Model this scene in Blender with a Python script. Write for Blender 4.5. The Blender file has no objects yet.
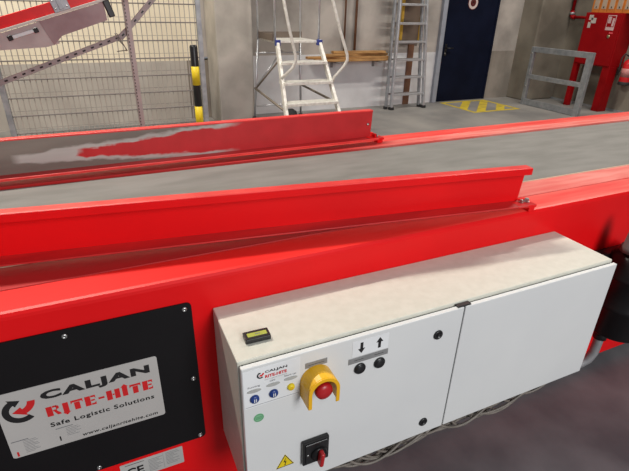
import bpy, bmesh, math, random
from mathutils import Vector, Matrix
random.seed(7)
SC = bpy.context.scene
COL = SC.collection
# ---------------------------------------------------------------- camera
cd = bpy.data.cameras.new('camera'); cam = bpy.data.objects.new('camera', cd); COL.objects.link(cam)
cd.sensor_width = 36.0; cd.lens = 36.0 * 468.63 / 629.0; cd.clip_start = 0.02; cd.clip_end = 100
cam.matrix_world = Matrix(((0.9105051974, 0.1648432292, -0.3792189278, -0.1759361),
                           (-0.4129215552, 0.4108653792, -0.8128255836, -0.7381818),
                           (0.0218191346, 0.8966695879, 0.4421623858, 1.4210802), (0, 0, 0, 1)))
SC.camera = cam
# ---------------------------------------------------------------- world, light, exposure
w = bpy.data.worlds.new('world'); SC.world = w; w.use_nodes = True
w.node_tree.nodes['Background'].inputs[0].default_value = (0.92, 0.95, 1.0, 1)
w.node_tree.nodes['Background'].inputs[1].default_value = 0.20
def area(name, loc, target, sx, sy, power, col=(1, 1, 1)):
    l = bpy.data.lights.new(name, 'AREA'); l.shape = 'RECTANGLE'; l.size = sx; l.size_y = sy
    l.energy = power; l.color = col
    o = bpy.data.objects.new(name, l); COL.objects.link(o); o.location = loc
    d = Vector(target) - Vector(loc); o.rotation_euler = d.to_track_quat('-Z', 'X').to_euler()
    return o
def tube_lamp(name, loc, lx, ly, power, col=(1, 1, 1)):
    l = bpy.data.lights.new(name, 'AREA'); l.shape = 'RECTANGLE'; l.size = lx; l.size_y = ly
    l.energy = power; l.color = col
    o = bpy.data.objects.new(name, l); COL.objects.link(o); o.location = loc      # points straight down
    return o
tube_lamp('overhead_lamp', (-1.3, 3.15, 5.5), 2.4, 0.22, 335, (1.0, 0.93, 0.82))
tube_lamp('overhead_lamp', (5.6, 2.6, 5.5), 2.4, 0.22, 215, (1.0, 0.93, 0.84))  # added lamp out of view, brightens the back wall
area('front_fill_light', (1.2, -4.4, 3.0), (0.6, 0, 0.6), 3.0, 1.6, 198, (0.96, 0.965, 0.97))  # added soft fill from behind the camera for the cabinet doors
vs = SC.view_settings; vs.view_transform = 'Standard'; vs.look = 'None'; vs.gamma = 1; vs.use_curve_mapping = False
vs.exposure = 0.0
# ---------------------------------------------------------------- helpers
def tag(o, label=None, cat=None, group=None, kind=None):
    if label: o['label'] = label
    if cat: o['category'] = cat
    if group: o['group'] = group
    if kind: o['kind'] = kind
    return o
def wl(o):
    v = Vector((0, 0, 0))
    while o is not None: v += o.location; o = o.parent
    return v
def empty(name, loc, label=None, cat=None, group=None):
    o = bpy.data.objects.new(name, None); COL.objects.link(o); o.location = loc; o.empty_display_size = .05
    return tag(o, label, cat, group)
class MB:
    """collects shapes in world coordinates and links them as one mesh object"""
    def __init__(s): s.b = bmesh.new(); s.mi = 0
    def _new(s, faces):
        for f in faces: f.material_index = s.mi
    def box(s, x0, x1, y0, y1, z0, z1, bev=0, seg=2, M=None):
        r = bmesh.ops.create_cube(s.b, size=1)
        vs_ = r['verts']
        for v in vs_:
            v.co = Vector(((x0 + x1) / 2 + v.co.x * (x1 - x0), (y0 + y1) / 2 + v.co.y * (y1 - y0), (z0 + z1) / 2 + v.co.z * (z1 - z0)))
        fs = {f for v in vs_ for f in v.link_faces}
        s._new(fs)
        if bev > 0:
            es = list({e for v in vs_ for e in v.link_edges})
            rr = bmesh.ops.bevel(s.b, geom=es, offset=bev, segments=seg, affect='EDGES', profile=.5)
            s._new(rr['faces']); vs_ = list({v for f in rr['faces'] for v in f.verts} | {v for v in vs_ if v.is_valid})
        if M is not None:
            for v in vs_: v.co = M @ v.co
        return s
    def prism(s, pts, a, b, axis='x', bev=0, M=None):
        """closed outline extruded along an axis. pts 2d: axis x -> (y,z); y -> (x,z); z -> (x,y)"""
        def P(p, t):
            return {'x': (t, p[0], p[1]), 'y': (p[0], t, p[1]), 'z': (p[0], p[1], t)}[axis]
        A = [s.b.verts.new(P(p, a)) for p in pts]; B = [s.b.verts.new(P(p, b)) for p in pts]
        fs = [s.b.faces.new(A), s.b.faces.new(B[::-1])]
        n = len(pts)
        for i in range(n): fs.append(s.b.faces.new((A[i], B[i], B[(i + 1) % n], A[(i + 1) % n])))
        s._new(fs)
        vs_ = A + B
        if bev > 0:
            es = list({e for v in vs_ for e in v.link_edges})
            rr = bmesh.ops.bevel(s.b, geom=es, offset=bev, segments=2, affect='EDGES', profile=.5); s._new(rr['faces'])
            vs_ = list({v for f in rr['faces'] for v in f.verts} | {v for v in vs_ if v.is_valid})
        if M is not None:
            for v in vs_: v.co = M @ v.co
        return s
    def tube(s, pts, r, n=12, closed=False, caps=True):
        pts = [Vector(p) for p in pts]; rs = r if isinstance(r, (list, tuple)) else [r] * len(pts)
        rings = []; ref = None; N = len(pts)
        for i, p in enumerate(pts):
            if closed: t = pts[(i + 1) % N] - pts[i - 1]
            else: t = pts[min(i + 1, N - 1)] - pts[max(i - 1, 0)]
            t.normalize()
            if ref is None:
                ref = Vector((0, 0, 1)) if abs(t.z) < .9 else Vector((1, 0, 0))
            u = (ref - t * ref.dot(t)).normalized(); v = t.cross(u); ref = u
            rings.append([s.b.verts.new(p + (u * math.cos(2 * math.pi * k / n) + v * math.sin(2 * math.pi * k / n)) * rs[i]) for k in range(n)])
        fs = []
        for i in range(N if closed else N - 1):
            a, b = rings[i], rings[(i + 1) % N]
            for k in range(n):
                f = s.b.faces.new((a[k], a[(k + 1) % n], b[(k + 1) % n], b[k])); f.smooth = n > 6; fs.append(f)
        if caps and not closed:
            fs.append(s.b.faces.new(rings[0][::-1])); fs.append(s.b.faces.new(rings[-1]))
        s._new(fs); return s
    def bar(s, a, b, wx, wy, up=(0, 0, 1), bev=0):
        """rectangular bar from a to b, wx across, wy along 'up'"""
        a, b = Vector(a), Vector(b); t = (b - a); L = t.length; t.normalize(); up = Vector(up)
        u = (up - t * up.dot(t)).normalized(); v = t.cross(u)
        M = Matrix((( *v, ), ( *u, ), ( *t, ))).transposed().to_4x4(); M.translation = a
        return s.box(-wx / 2, wx / 2, -wy / 2, wy / 2, 0, L, bev=bev, M=M)
    def lathe(s, prof, M, n=28, smooth=True):
        """prof [(r, h)...] about local Z, transformed by M; ends are closed"""
        rings = []
        for r, h in prof:
            rings.append([s.b.verts.new(M @ Vector((max(r, 1e-5) * math.cos(2 * math.pi * k / n), max(r, 1e-5) * math.sin(2 * math.pi * k / n), h))) for k in range(n)])
        fs = []
        for a, b in zip(rings, rings[1:]):
            for k in range(n):
                f = s.b.faces.new((a[k], a[(k + 1) % n], b[(k + 1) % n], b[k])); f.smooth = smooth; fs.append(f)
        fs.append(s.b.faces.new(rings[0][::-1])); fs.append(s.b.faces.new(rings[-1]))
        s._new(fs); return s
    def poly(s, pts, th=0):
        """flat polygon of 3d points, optional thickness vector"""
        if th:
            th = Vector(th)
            A = [s.b.verts.new(Vector(p)) for p in pts]; B = [s.b.verts.new(Vector(p) + th) for p in pts]
            fs = [s.b.faces.new(A), s.b.faces.new(B[::-1])]
            for i in range(len(pts)): fs.append(s.b.faces.new((A[i], B[i], B[(i + 1) % len(pts)], A[(i + 1) % len(pts)])))
        else: fs = [s.b.faces.new([s.b.verts.new(Vector(p)) for p in pts])]
        s._new(fs); return s
    def text(s, body, box, y, shear=0, bold=0, T=None, sp=1):
        """lettering fitted to box (x0,x1,z0,z1) on a plane facing -Y at y (or mapped by T(u,v,d))"""
        cu = bpy.data.curves.new('t', 'FONT'); cu.body = body; cu.size = 1; cu.offset = bold; cu.shear = shear; cu.resolution_u = 3; cu.space_character = sp
        o = bpy.data.objects.new('t', cu); COL.objects.link(o)
        dg = bpy.context.evaluated_depsgraph_get(); me = bpy.data.meshes.new_from_object(o.evaluated_get(dg))
        xs = [v.co.x for v in me.vertices]; ys = [v.co.y for v in me.vertices]
        x0, x1, z0, z1 = box; ax, bx, ay, by = min(xs), max(xs), min(ys), max(ys)
        vm = []
        for v in me.vertices:
            uu = x0 + (v.co.x - ax) / (bx - ax) * (x1 - x0); vv = z0 + (v.co.y - ay) / (by - ay) * (z1 - z0)
            vm.append(s.b.verts.new(Vector((uu, y, vv)) if T is None else T(uu, vv)))
        for p in me.polygons:
            try: f = s.b.faces.new([vm[i] for i in p.vertices]); f.material_index = s.mi
            except ValueError: pass
        bpy.data.objects.remove(o); bpy.data.curves.remove(cu); bpy.data.meshes.remove(me)
        return s
    def build(s, name, mats, parent=None, origin=None):
        if not isinstance(mats, (list, tuple)): mats = [mats]
        me = bpy.data.meshes.new(name)
        bmesh.ops.recalc_face_normals(s.b, faces=s.b.faces)
        off = wl(parent) if parent else Vector(origin) if origin else Vector((0, 0, 0))
        bmesh.ops.translate(s.b, vec=-off, verts=s.b.verts)
        s.b.to_mesh(me); s.b.free()
        for m in mats: me.materials.append(m)
        o = bpy.data.objects.new(name, me); COL.objects.link(o)
        if parent: o.parent = parent
        elif origin: o.location = origin
        return o
def struct(name, mb, m): return tag(mb.build(name, m), kind='structure')
RY = Matrix.Rotation(math.radians(90), 4, 'X')          # local Z -> -Y
def faceY(x, y, z): return Matrix.Translation((x, y, z)) @ RY
def up(x, y, z): return Matrix.Translation((x, y, z))
# ---------------------------------------------------------------- materials
def mat(name, col, rough=.5, metal=0, col2=None, scale=8, bump=0, bscale=60, spec=.5, detail=6, lo=.35, hi=.65, stretch=None, coat=0, emit=0):
    m = bpy.data.materials.new(name); m.use_nodes = True; nt = m.node_tree; N = nt.nodes; L = nt.links
    p = N['Principled BSDF']; p.inputs['Roughness'].default_value = rough; p.inputs['Metallic'].default_value = metal
    p.inputs['Specular IOR Level'].default_value = spec; p.inputs['Coat Weight'].default_value = coat
    p.inputs['Coat Roughness'].default_value = .15
    tc = N.new('ShaderNodeTexCoord'); src = tc.outputs['Object']
    if stretch:
        mp = N.new('ShaderNodeMapping'); mp.inputs['Scale'].default_value = stretch; L.new(src, mp.inputs[0]); src = mp.outputs[0]
    c2 = col2 or tuple(min(1, c * .86) for c in col)
    nz = N.new('ShaderNodeTexNoise'); nz.inputs['Scale'].default_value = scale; nz.inputs['Detail'].default_value = detail
    L.new(src, nz.inputs['Vector'])
    cr = N.new('ShaderNodeValToRGB'); cr.color_ramp.elements[0].position = lo; cr.color_ramp.elements[1].position = hi
    cr.color_ramp.elements[0].color = (*c2, 1); cr.color_ramp.elements[1].color = (*col, 1)
    L.new(nz.outputs['Fac'], cr.inputs[0]); L.new(cr.outputs[0], p.inputs['Base Color'])
    if emit:
        L.new(cr.outputs[0], p.inputs['Emission Color']); p.inputs['Emission Strength'].default_value = emit
    if bump:
        n2 = N.new('ShaderNodeTexNoise'); n2.inputs['Scale'].default_value = bscale; n2.inputs['Detail'].default_value = 4
        L.new(src, n2.inputs['Vector'])
        bp = N.new('ShaderNodeBump'); bp.inputs['Strength'].default_value = bump; bp.inputs['Distance'].default_value = .002
        L.new(n2.outputs['Fac'], bp.inputs['Height']); L.new(bp.outputs[0], p.inputs['Normal'])
    return m
RED = mat('red_paint', (.80, .006, .008), .38, col2=(.72, .005, .007), scale=3, bump=.05, bscale=25, spec=.22)
REDTOP = mat('red_paint_dust_sheen', (.86, .115, .09), .42, col2=(.80, .035, .028), scale=6, stretch=(.5, 5, 5), bump=.05, bscale=40, spec=.35)  # coral tone holds the flange tops' sheen as well as dust
def sheen_dust_along(m, x0, x1, left_col):
    # dust and lit sheen put into the colour, paler towards the right end
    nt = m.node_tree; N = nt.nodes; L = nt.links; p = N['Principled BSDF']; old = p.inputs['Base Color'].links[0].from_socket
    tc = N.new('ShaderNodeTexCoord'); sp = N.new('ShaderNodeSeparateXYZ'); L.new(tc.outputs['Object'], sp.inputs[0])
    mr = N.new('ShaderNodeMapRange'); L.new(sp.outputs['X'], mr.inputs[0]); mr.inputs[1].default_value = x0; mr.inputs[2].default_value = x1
    x = N.new('ShaderNodeMix'); x.data_type = 'RGBA'; L.new(mr.outputs[0], x.inputs[0]); x.inputs[6].default_value = (*left_col, 1); L.new(old, x.inputs[7]); L.new(x.outputs[2], p.inputs['Base Color'])
sheen_dust_along(REDTOP, .1, 1.3, (.84, .018, .014))
REDIN = mat('red_paint_maroon_pink', (.82, .26, .22), .5, col2=(.74, .12, .10), scale=7, stretch=(.6, 5, 5), bump=.05, bscale=40, spec=.3)  # maroon at left, paler pink at right
sheen_dust_along(REDIN, .75, 1.35, (.48, .018, .018))
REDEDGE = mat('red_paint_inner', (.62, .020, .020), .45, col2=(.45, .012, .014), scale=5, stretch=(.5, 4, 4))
REDF = mat('red_paint_far', (.52, .012, .016), .4, col2=(.44, .010, .012), scale=5)
REDLIP = mat('red_paint_lip', (.80, .05, .045), .4, col2=(.70, .02, .02), scale=12)  # paler red: light on lip tops and foot edge put into the colour
FIRE = mat('fire_red', (.30, .003, .005), .5, col2=(.25, .002, .004), scale=4, spec=.15)
BELT = mat('belt_rubber', (.235, .225, .210), .62, col2=(.180, .174, .160), scale=7, bump=.25, bscale=260, stretch=(.6, 2.2, 1))
PLATE = mat('black_plate', (.009, .008, .009), .42, scale=6, spec=.2)
BLACK = mat('black_plastic', (.012, .012, .013), .35, scale=20)
BLACKM = mat('black_machine', (.010, .009, .010), .34, scale=10, bump=.1, spec=.25)
CAB = mat('cabinet_paint', (.63, .625, .55), .42, col2=(.585, .58, .505), scale=45, bump=.18, bscale=330)
DOORP = mat('cabinet_door_paint', (.70, .705, .70), .36, col2=(.67, .675, .675), scale=4, bump=.06, bscale=330)
GASK = mat('gasket', (.05, .05, .05), .8)
STEEL = mat('steel', (.55, .55, .54), .32, metal=1, scale=40)
GALV = mat('galvanised_steel', (.42, .44, .46), .5, metal=.6, col2=(.30, .32, .34), scale=14)
GALVD = mat('galvanised_dull', (.26, .24, .235), .6, col2=(.18, .165, .165), scale=10)
WIRE = mat('wire_grey', (.44, .40, .36), .6, col2=(.36, .33, .30), scale=10)
WIREH = mat('wire_grey_dark', (.17, .155, .15), .6, scale=10)
ALU = mat('aluminium', (.62, .64, .67), .38, metal=.7, scale=20)
ALUB = mat('worn_aluminium', (.80, .79, .74), .5, metal=.2, col2=(.62, .6, .55), scale=25)
SILVER = mat('silver_sticker', (.50, .475, .455), .45, scale=3, spec=.3)
WHITE = mat('white_sticker', (.82, .83, .84), .45, scale=8)
INK = mat('black_ink', (.012, .011, .012), .5)
REDINK = mat('red_ink', (.66, .012, .014), .5)
GREYL = mat('grey_label', (.30, .30, .30), .4, metal=.3, scale=30)
GREYT = mat('grey_print', (.20, .20, .21), .6)
YEL = mat('yellow_plastic', (.86, .47, .005), .34, col2=(.80, .42, .004), scale=9)
YELP = mat('yellow_paint', (.80, .60, .01), .5, scale=9)
BTNR = mat('red_button', (.46, .010, .014), .35, scale=12)
BLUE = mat('blue_lens', (.015, .045, .22), .3)
GREEN = mat('green_sticker', (.20, .48, .26), .45, scale=30)
LCD = mat('lcd_yellow_green', (.42, .46, .08), .3, scale=30)
LENSG = mat('grey_lens_cap', (.45, .45, .43), .35, scale=80)
WALLC = mat('concrete_wall', (.44, .405, .37), .85, col2=(.26, .24, .22), scale=2.2, bump=.2, bscale=30)
WALLB = mat('grey_lower_wall', (.74, .745, .76), .8, col2=(.60, .605, .62), scale=2.5, bump=.15, bscale=30)  # even pale grey for the lower band of the back wall
WALLY = mat('cream_wall', (.88, .80, .62), .8, col2=(.80, .72, .55), scale=2.0, bump=.1)  # lighter than the back wall: nearby lamp's brightness put into the colour
WALLS = mat('side_concrete', (.23, .205, .165), .85, col2=(.115, .100, .078), scale=1.6, bump=.2, bscale=30)
COLC = mat('column_concrete', (.50, .465, .42), .85, col2=(.36, .335, .30), scale=3, bump=.25, bscale=30)
FLOOR = mat('concrete_floor', (.30, .285, .265), .55, col2=(.19, .185, .18), scale=1.5, bump=.08, bscale=40)
FLOORN = mat('dark_slate_floor', (.185, .178, .185), .5, col2=(.10, .098, .106), scale=3.5, detail=9, bump=.1, bscale=40)
NAVY = mat('navy_door', (.006, .009, .024), .6, col2=(.004, .006, .016), scale=3, spec=.08)
FRAMEG = mat('door_frame_grey', (.33, .36, .42), .5)
WOOD = mat('plank_wood', (.50, .28, .10), .7, col2=(.28, .14, .045), scale=6, stretch=(1, 8, 8))
BROWN = mat('brown_pipe', (.20, .095, .05), .6, col2=(.13, .06, .035))
ORANGE = mat('orange_carton', (.62, .20, .03), .6, col2=(.50, .15, .02), scale=9)
MAUVE = mat('mauve_grey_plate', (.34, .24, .24), .5, metal=.3, col2=(.27, .17, .175), scale=7)
BLUEP = mat('blue_plastic', (.03, .05, .28), .4)
RUBBER = mat('rubber', (.02, .02, .022), .7)
CABLE = mat('grey_cable', (.22, .19, .165), .5, col2=(.15, .13, .11), scale=30)
HOSE = mat('grey_hose', (.36, .36, .37), .45, metal=.4)
BRASS = mat('brass', (.45, .38, .22), .35, metal=.8)

def wear_material():
    """red paint rubbed through: red core, whitish primer halo, bare grey-brown metal (along u = local x, v = local z)"""
    m = bpy.data.materials.new('worn_red_paint'); m.use_nodes = True; nt = m.node_tree; N = nt.nodes; L = nt.links
    p = N['Principled BSDF']; p.inputs['Roughness'].default_value = .45
    tc = N.new('ShaderNodeTexCoord'); sp = N.new('ShaderNodeSeparateXYZ'); L.new(tc.outputs['Object'], sp.inputs[0])
    def noise(sc, st):
        mp = N.new('ShaderNodeMapping'); mp.inputs['Scale'].default_value = st; L.new(tc.outputs['Object'], mp.inputs[0])
        n = N.new('ShaderNodeTexNoise'); n.inputs['Scale'].default_value = sc; n.inputs['Detail'].default_value = 6; L.new(mp.outputs[0], n.inputs['Vector']); return n.outputs['Fac']
    def M(op, a, b=None, c=None):
        n = N.new('ShaderNodeMath'); n.operation = op
        for i, v in enumerate((a, b, c)):
            if v is None: continue
            if isinstance(v, (int, float)): n.inputs[i].default_value = v
            else: L.new(v, n.inputs[i])
        return n.outputs[0]
    def mr(v, a, b, c, d):
        n = N.new('ShaderNodeMapRange'); L.new(v, n.inputs[0])
        for i, q in zip((1, 2, 3, 4), (a, b, c, d)): n.inputs[i].default_value = q
        return n.outputs[0]
    u, v = sp.outputs['X'], sp.outputs['Z']
    n1 = noise(14, (1, 1, 1)); n2 = noise(60, (.25, 1, 1.6)); n3 = noise(5, (.4, 1, 3))
    # centre line and half widths of the rubbed streak, world x / height above the foot
    cen = mr(u, -.45, .25, .052, .056)
    wob = M('MULTIPLY', M('SUBTRACT', n1, .5), .030)
    fine = M('MULTIPLY', M('SUBTRACT', n2, .5), .022)
    d = M('ADD', M('ABSOLUTE', M('SUBTRACT', v, cen)), M('ADD', wob, fine))
    hw_red = mr(u, -.27, .20, .014, .046)
    hw_white = mr(u, -.47, .25, .012, .060)
    red_core = M('MULTIPLY', mr(M('SUBTRACT', d, hw_red), -.003, .003, 1, 0), mr(M('ADD', u, M('MULTIPLY', wob, 3)), -.27, -.25, 0, 1))
    white = M('MULTIPLY', mr(M('SUBTRACT', d, hw_white), -.003, .005, 1, 0), mr(u, -.47, -.44, 0, 1))
    sound = mr(M('ADD', u, M('MULTIPLY', M('SUBTRACT', v, .06), -2.2)), .16, .24, 0, 1)
    low = M('MULTIPLY', mr(M('ADD', v, wob), .016, .024, 1, 0), M('MULTIPLY', mr(u, .24, .34, 1, 0), mr(u, .02, .12, 0, 1)))
    def ramp(f, a, b):
        c = N.new('ShaderNodeValToRGB'); c.color_ramp.elements[0].color = (*a, 1); c.color_ramp.elements[1].color = (*b, 1)
        c.color_ramp.elements[0].position = .3; c.color_ramp.elements[1].position = .7; L.new(f, c.inputs[0]); return c.outputs[0]
    def mix(f, a, b):
        x = N.new('ShaderNodeMix'); x.data_type = 'RGBA'; L.new(f, x.inputs[0]); L.new(a, x.inputs[6]); L.new(b, x.inputs[7]); return x.outputs[2]
    bare = ramp(n3, (.145, .125, .105), (.25, .22, .185)); wh = ramp(n3, (.36, .345, .32), (.56, .545, .50))
    rd = ramp(n1, (.46, .010, .012), (.54, .014, .018))
    c = mix(white, bare, wh); c = mix(sound, c, rd); c = mix(low, c, wh); c = mix(red_core, c, rd)
    L.new(c, p.inputs['Base Color'])
    return m
WORN = wear_material()
# ================================================================ THE SETTING
YW, XW = 5.75, 7.3
struct('floor', MB().box(-6, 9, -4, 7, -.1, 0), FLOOR)
struct('floor', MB().box(-3, 6, -3.0, 1.25, 0, .004), FLOORN)
struct('wall_back', MB().box(1.2, 6.6, YW, YW + .2, .78, 4.5), WALLC)
struct('trim_1', MB().box(1.5, 4.92, YW - .004, YW + .2, 0, .78), WALLB)
struct('trim_3', MB().box(6.05, 6.6, YW - .004, YW + .2, 0, .78), mat('beige_lower_wall', (.30, .27, .235), .85, col2=(.20, .18, .155), scale=3))  # darker lower band between door and corner
struct('wall_left', MB().box(-4, 1.2, YW, YW + .2, .74, 4.5), WALLY)
struct('trim_4', MB().box(.98, 1.5, YW - .004, YW + .2, 0, .74), mat('brown_lower_wall', (.24, .205, .165), .85, col2=(.18, .155, .13), scale=3))
struct('trim_2', MB().box(-4, .98, YW - .004, YW + .2, 0, .74), mat('taupe_lower_wall', (.50, .47, .42), .8, col2=(.42, .39, .35), scale=3))
struct('wall_right', MB().box(XW, XW + .2, -3, 6.2, 0, 4.5), WALLS)
struct('wall_column', MB().box(1.25, 1.70, 5.2, YW, 0, 4.5, .015), COLC)
struct('wall_corner_column', MB().box(6.6, XW + .1, 5.36, 6.1, 0, 4.5, .02), WALLS)
struct('baseboard_right', MB().box(XW - .03, XW, -3, 5.36, 0, .03), GALV)
# door
d = MB(); d.box(4.99, 6.01, YW - .02, YW + .02, .005, 2.25, .003)
door = tag(d.build('door_1', NAVY), kind='structure')
f = MB(); f.box(4.91, 4.99, YW - .06, YW + .03, 0, 2.3, .004).box(4.91, 6.05, YW - .06, YW + .03, 2.25, 2.33)
f.build('door_frame', FRAMEG, door)
MB().box(6.01, 6.05, YW - .03, YW + .03, 0, 2.25).build('door_jamb', NAVY, door)
h = MB(); h.box(5.06, 5.10, YW - .026, YW - .02, .72, .90, .002); h.lathe([(.010, 0), (.010, .05)], faceY(5.08, YW - .026, .84)); h.tube([(5.08, YW - .07, .84), (5.19, YW - .07, .84)], .010)
h.build('door_handle', BLACK, door)
MB().lathe([(.011, 0), (.013, .006), (.006, .008)], faceY(5.075, YW - .026, .76)).build('keyhole', STEEL, door)
# ================================================================ CONVEYOR
ZT = .852; XL, XR = -1.7, 6.5
conv = empty('belt_conveyor', (0, .7, 0), 'long red belt conveyor with dark grey belt crossing the whole picture', 'conveyor')
Y0 = .2108
m = MB(); m.prism([(Y0, .07), (Y0 + .02, .07), (Y0 + .02, .10), (Y0 + .02, ZT - .004), (Y0 + .1005, ZT - .004), (Y0 + .1005, ZT), (Y0 + .014, ZT + .001), (Y0 + .006, ZT - .0005), (Y0 + .0015, ZT - .006), (Y0, ZT - .013)], XL, XR)
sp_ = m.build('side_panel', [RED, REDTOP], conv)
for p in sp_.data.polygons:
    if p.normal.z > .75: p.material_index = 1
m = MB(); m.box(XL, XR, Y0 + .104, .424, ZT - .010, ZT + .001, .0015)
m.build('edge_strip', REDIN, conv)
MB().box(XL, XR, Y0 + .095, Y0 + .11, ZT - .03, ZT - .012).build('seam_filler', GASK, conv)
m = MB(); m.box(XL, XR, .428, 1.022, ZT - .02, ZT - .008); m.build('belt', BELT, conv)
MB().box(XL, XR, .422, .4275, ZT - .02, ZT + .003, .001).build('belt_guide', mat('belt_edge_cream', (.60, .42, .30), .6), conv)
MB().box(XL, XR, 1.026, 1.100, ZT - .010, ZT + .001, .0015).build('edge_strip', REDIN, conv)  # far strip: its left maroon holds the guard's shadow in the colour
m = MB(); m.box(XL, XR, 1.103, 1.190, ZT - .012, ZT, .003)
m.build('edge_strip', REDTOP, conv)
MB().box(XL, XR, 1.17, 1.19, .07, ZT - .013).build('side_panel', RED, conv)
MB().box(XL, XR, Y0 + .03, 1.16, .45, ZT - .03).build('belt_bed', BLACKM, conv)
for x in (-1.2, 1.0, 3.6, 5.9):
    for y in (.36, 1.04):
        MB().box(x - .06, x + .06, y - .06, y + .06, 0, .46, .004).box(x - .1, x + .1, y - .09, y + .09, .005, .02).build('support_leg', BLACKM, conv)
# near guard : skewed C profile ---------------------------------
GAX, GAY, FAX, FAY = -1.40, .567, -1.40, 1.066
def skew(xa, ya, xb, yb):
    a = Vector((xa, ya, 0)); b = Vector((xb, yb, 0)); t = (b - a).normalized()
    n = Vector((-t.y, t.x, 0))
    M = Matrix(((t.x, n.x, 0, xa), (t.y, n.y, 0, ya), (0, 0, 1, 0), (0, 0, 0, 1)))
    return M, (b - a).length
ZG = ZT + .020; HG = .119
Mg, Lg = skew(GAX, GAY, 1.000, .257)
def gbox(m, u0, u1, v0, v1, z0, z1, bev=0, M=None): return m.box(u0, u1, v0, v1, z0, z1, bev, 2, M if M is not None else Mg)
m = MB()
m.prism([(0, ZG), (Lg - .004, ZG), (Lg + .006, ZG + HG - .004), (0, ZG + HG - .004)], -.002, .002, 'y', M=Mg)
ng = m.build('side_guard', RED, conv)
m = MB(); gbox(m, 0, Lg + .005, -.030, .003, ZG + HG - .006, ZG + HG, .002); gbox(m, 0, Lg + .005, -.031, -.027, ZG + HG - .022, ZG + HG - .001, .0012)
gl = m.build('guard_lip', [RED, REDLIP], ng)
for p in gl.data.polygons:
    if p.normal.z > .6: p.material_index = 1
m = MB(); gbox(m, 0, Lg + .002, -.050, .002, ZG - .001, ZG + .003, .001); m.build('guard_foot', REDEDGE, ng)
m = MB(); gbox(m, Lg - .03, Lg + .036, -.048, -.012, ZG - .005, ZG + .0035, .002); gbox(m, Lg + .010, Lg + .032, -.046, -.014, ZT, ZG - .004, .002); gbox(m, Lg + .002, Lg + .030, -.010, .006, ZG - .005, ZG + .008, .002)
m.build('end_bracket', RED, ng)
m = MB(); m.lathe([(.010, 0), (.010, .003), (.0075, .0035), (.0075, .010), (.006, .012), (.001, .012)], Mg @ up(Lg + .018, -.020, ZG + .0035), n=6, smooth=False)
m.build('bolt', STEEL, ng)
MB().lathe([(.008, 0), (.008, .003), (.005, .004), (.005, .010), (.001, .011)], Mg @ up(Lg - .004, -.022, ZG + .0035), n=6, smooth=False).build('bolt', STEEL, ng)
# far guard
Mf, Lf = skew(FAX, FAY, 0.968, 1.123)
m = MB(); fo = Mf @ Vector((0, 0, ZG))
def fbox(m, *a, bev=0): return m.box(*a, bev, 2, Mf)
m.prism([(0, ZG), (Lf - .004, ZG), (Lf + .002, ZG + HG), (0, ZG + HG)], -.002, .002, 'y', M=Mf)
bm_ = m
fg = bm_.build('side_guard', WORN, None, origin=(0, 1.1, ZG)); fg.parent = conv; fg.location = Vector((0, 1.1, ZG)) - conv.location
m = MB(); fbox(m, 0, Lf + .004, -.003, .030, ZG + HG - .002, ZG + HG + .004, bev=.002); m.build('guard_lip', REDLIP, fg)
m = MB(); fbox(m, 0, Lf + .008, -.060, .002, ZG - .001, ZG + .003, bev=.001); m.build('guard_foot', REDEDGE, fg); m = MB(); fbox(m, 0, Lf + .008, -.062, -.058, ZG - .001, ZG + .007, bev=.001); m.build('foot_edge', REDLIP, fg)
m = MB(); fbox(m, Lf - .03, Lf + .045, -.050, -.006, ZG - .005, ZG + .005, bev=.002); fbox(m, Lf + .012, Lf + .04, -.045, -.012, ZT, ZG - .004, bev=.001); fbox(m, Lf + .004, Lf + .012, -.03, .01, ZG - .005, ZG + .02, bev=.001); m.build('end_bracket', RED, fg)
MB().lathe([(.008, 0), (.008, .003), (.005, .004), (.005, .012), (.001, .013)], Mf @ up(Lf + .020, -.022, ZG + .005), n=6, smooth=False).build('bolt', STEEL, fg)
MB().lathe([(.007, 0), (.006, .003), (.001, .004)], Mf @ up(Lf - .02, 0, 0) @ faceY(0, -.002, ZG + .06), n=12).build('bolt', STEEL, fg)
# black cover plate ------------------------------------------------
m = MB(); r = .012; x0, x1, z0, z1 = -.62, -.0495, .3515, .791
pts = []
for cx, cz, a0 in ((x1 - r, z1 - r, 0), (x0 + r, z1 - r, 90), (x0 + r, z0 + r, 180), (x1 - r, z0 + r, 270)):
    for k in range(7):
        a = math.radians(a0 + 15 * k); pts.append((cx + r * math.cos(a), cz + r * math.sin(a)))
m.prism(pts, Y0 - .004, Y0, 'y'); cp = m.build('cover_plate', PLATE, conv)
YP = Y0 - .004
for x, z in ((-.066, .7755), (-.318, .7745), (-.0646, .5635), (-.0645, .362), (-.57, .7745), (-.318, .362), (-.57, .362)):
    MB().lathe([(.0065, 0), (.0065, .0012), (.0052, .003), (.0025, .0036), (.0022, .0022), (.0001, .0022)], faceY(x, YP, z), n=16).build('screw', STEEL, cp)
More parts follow.
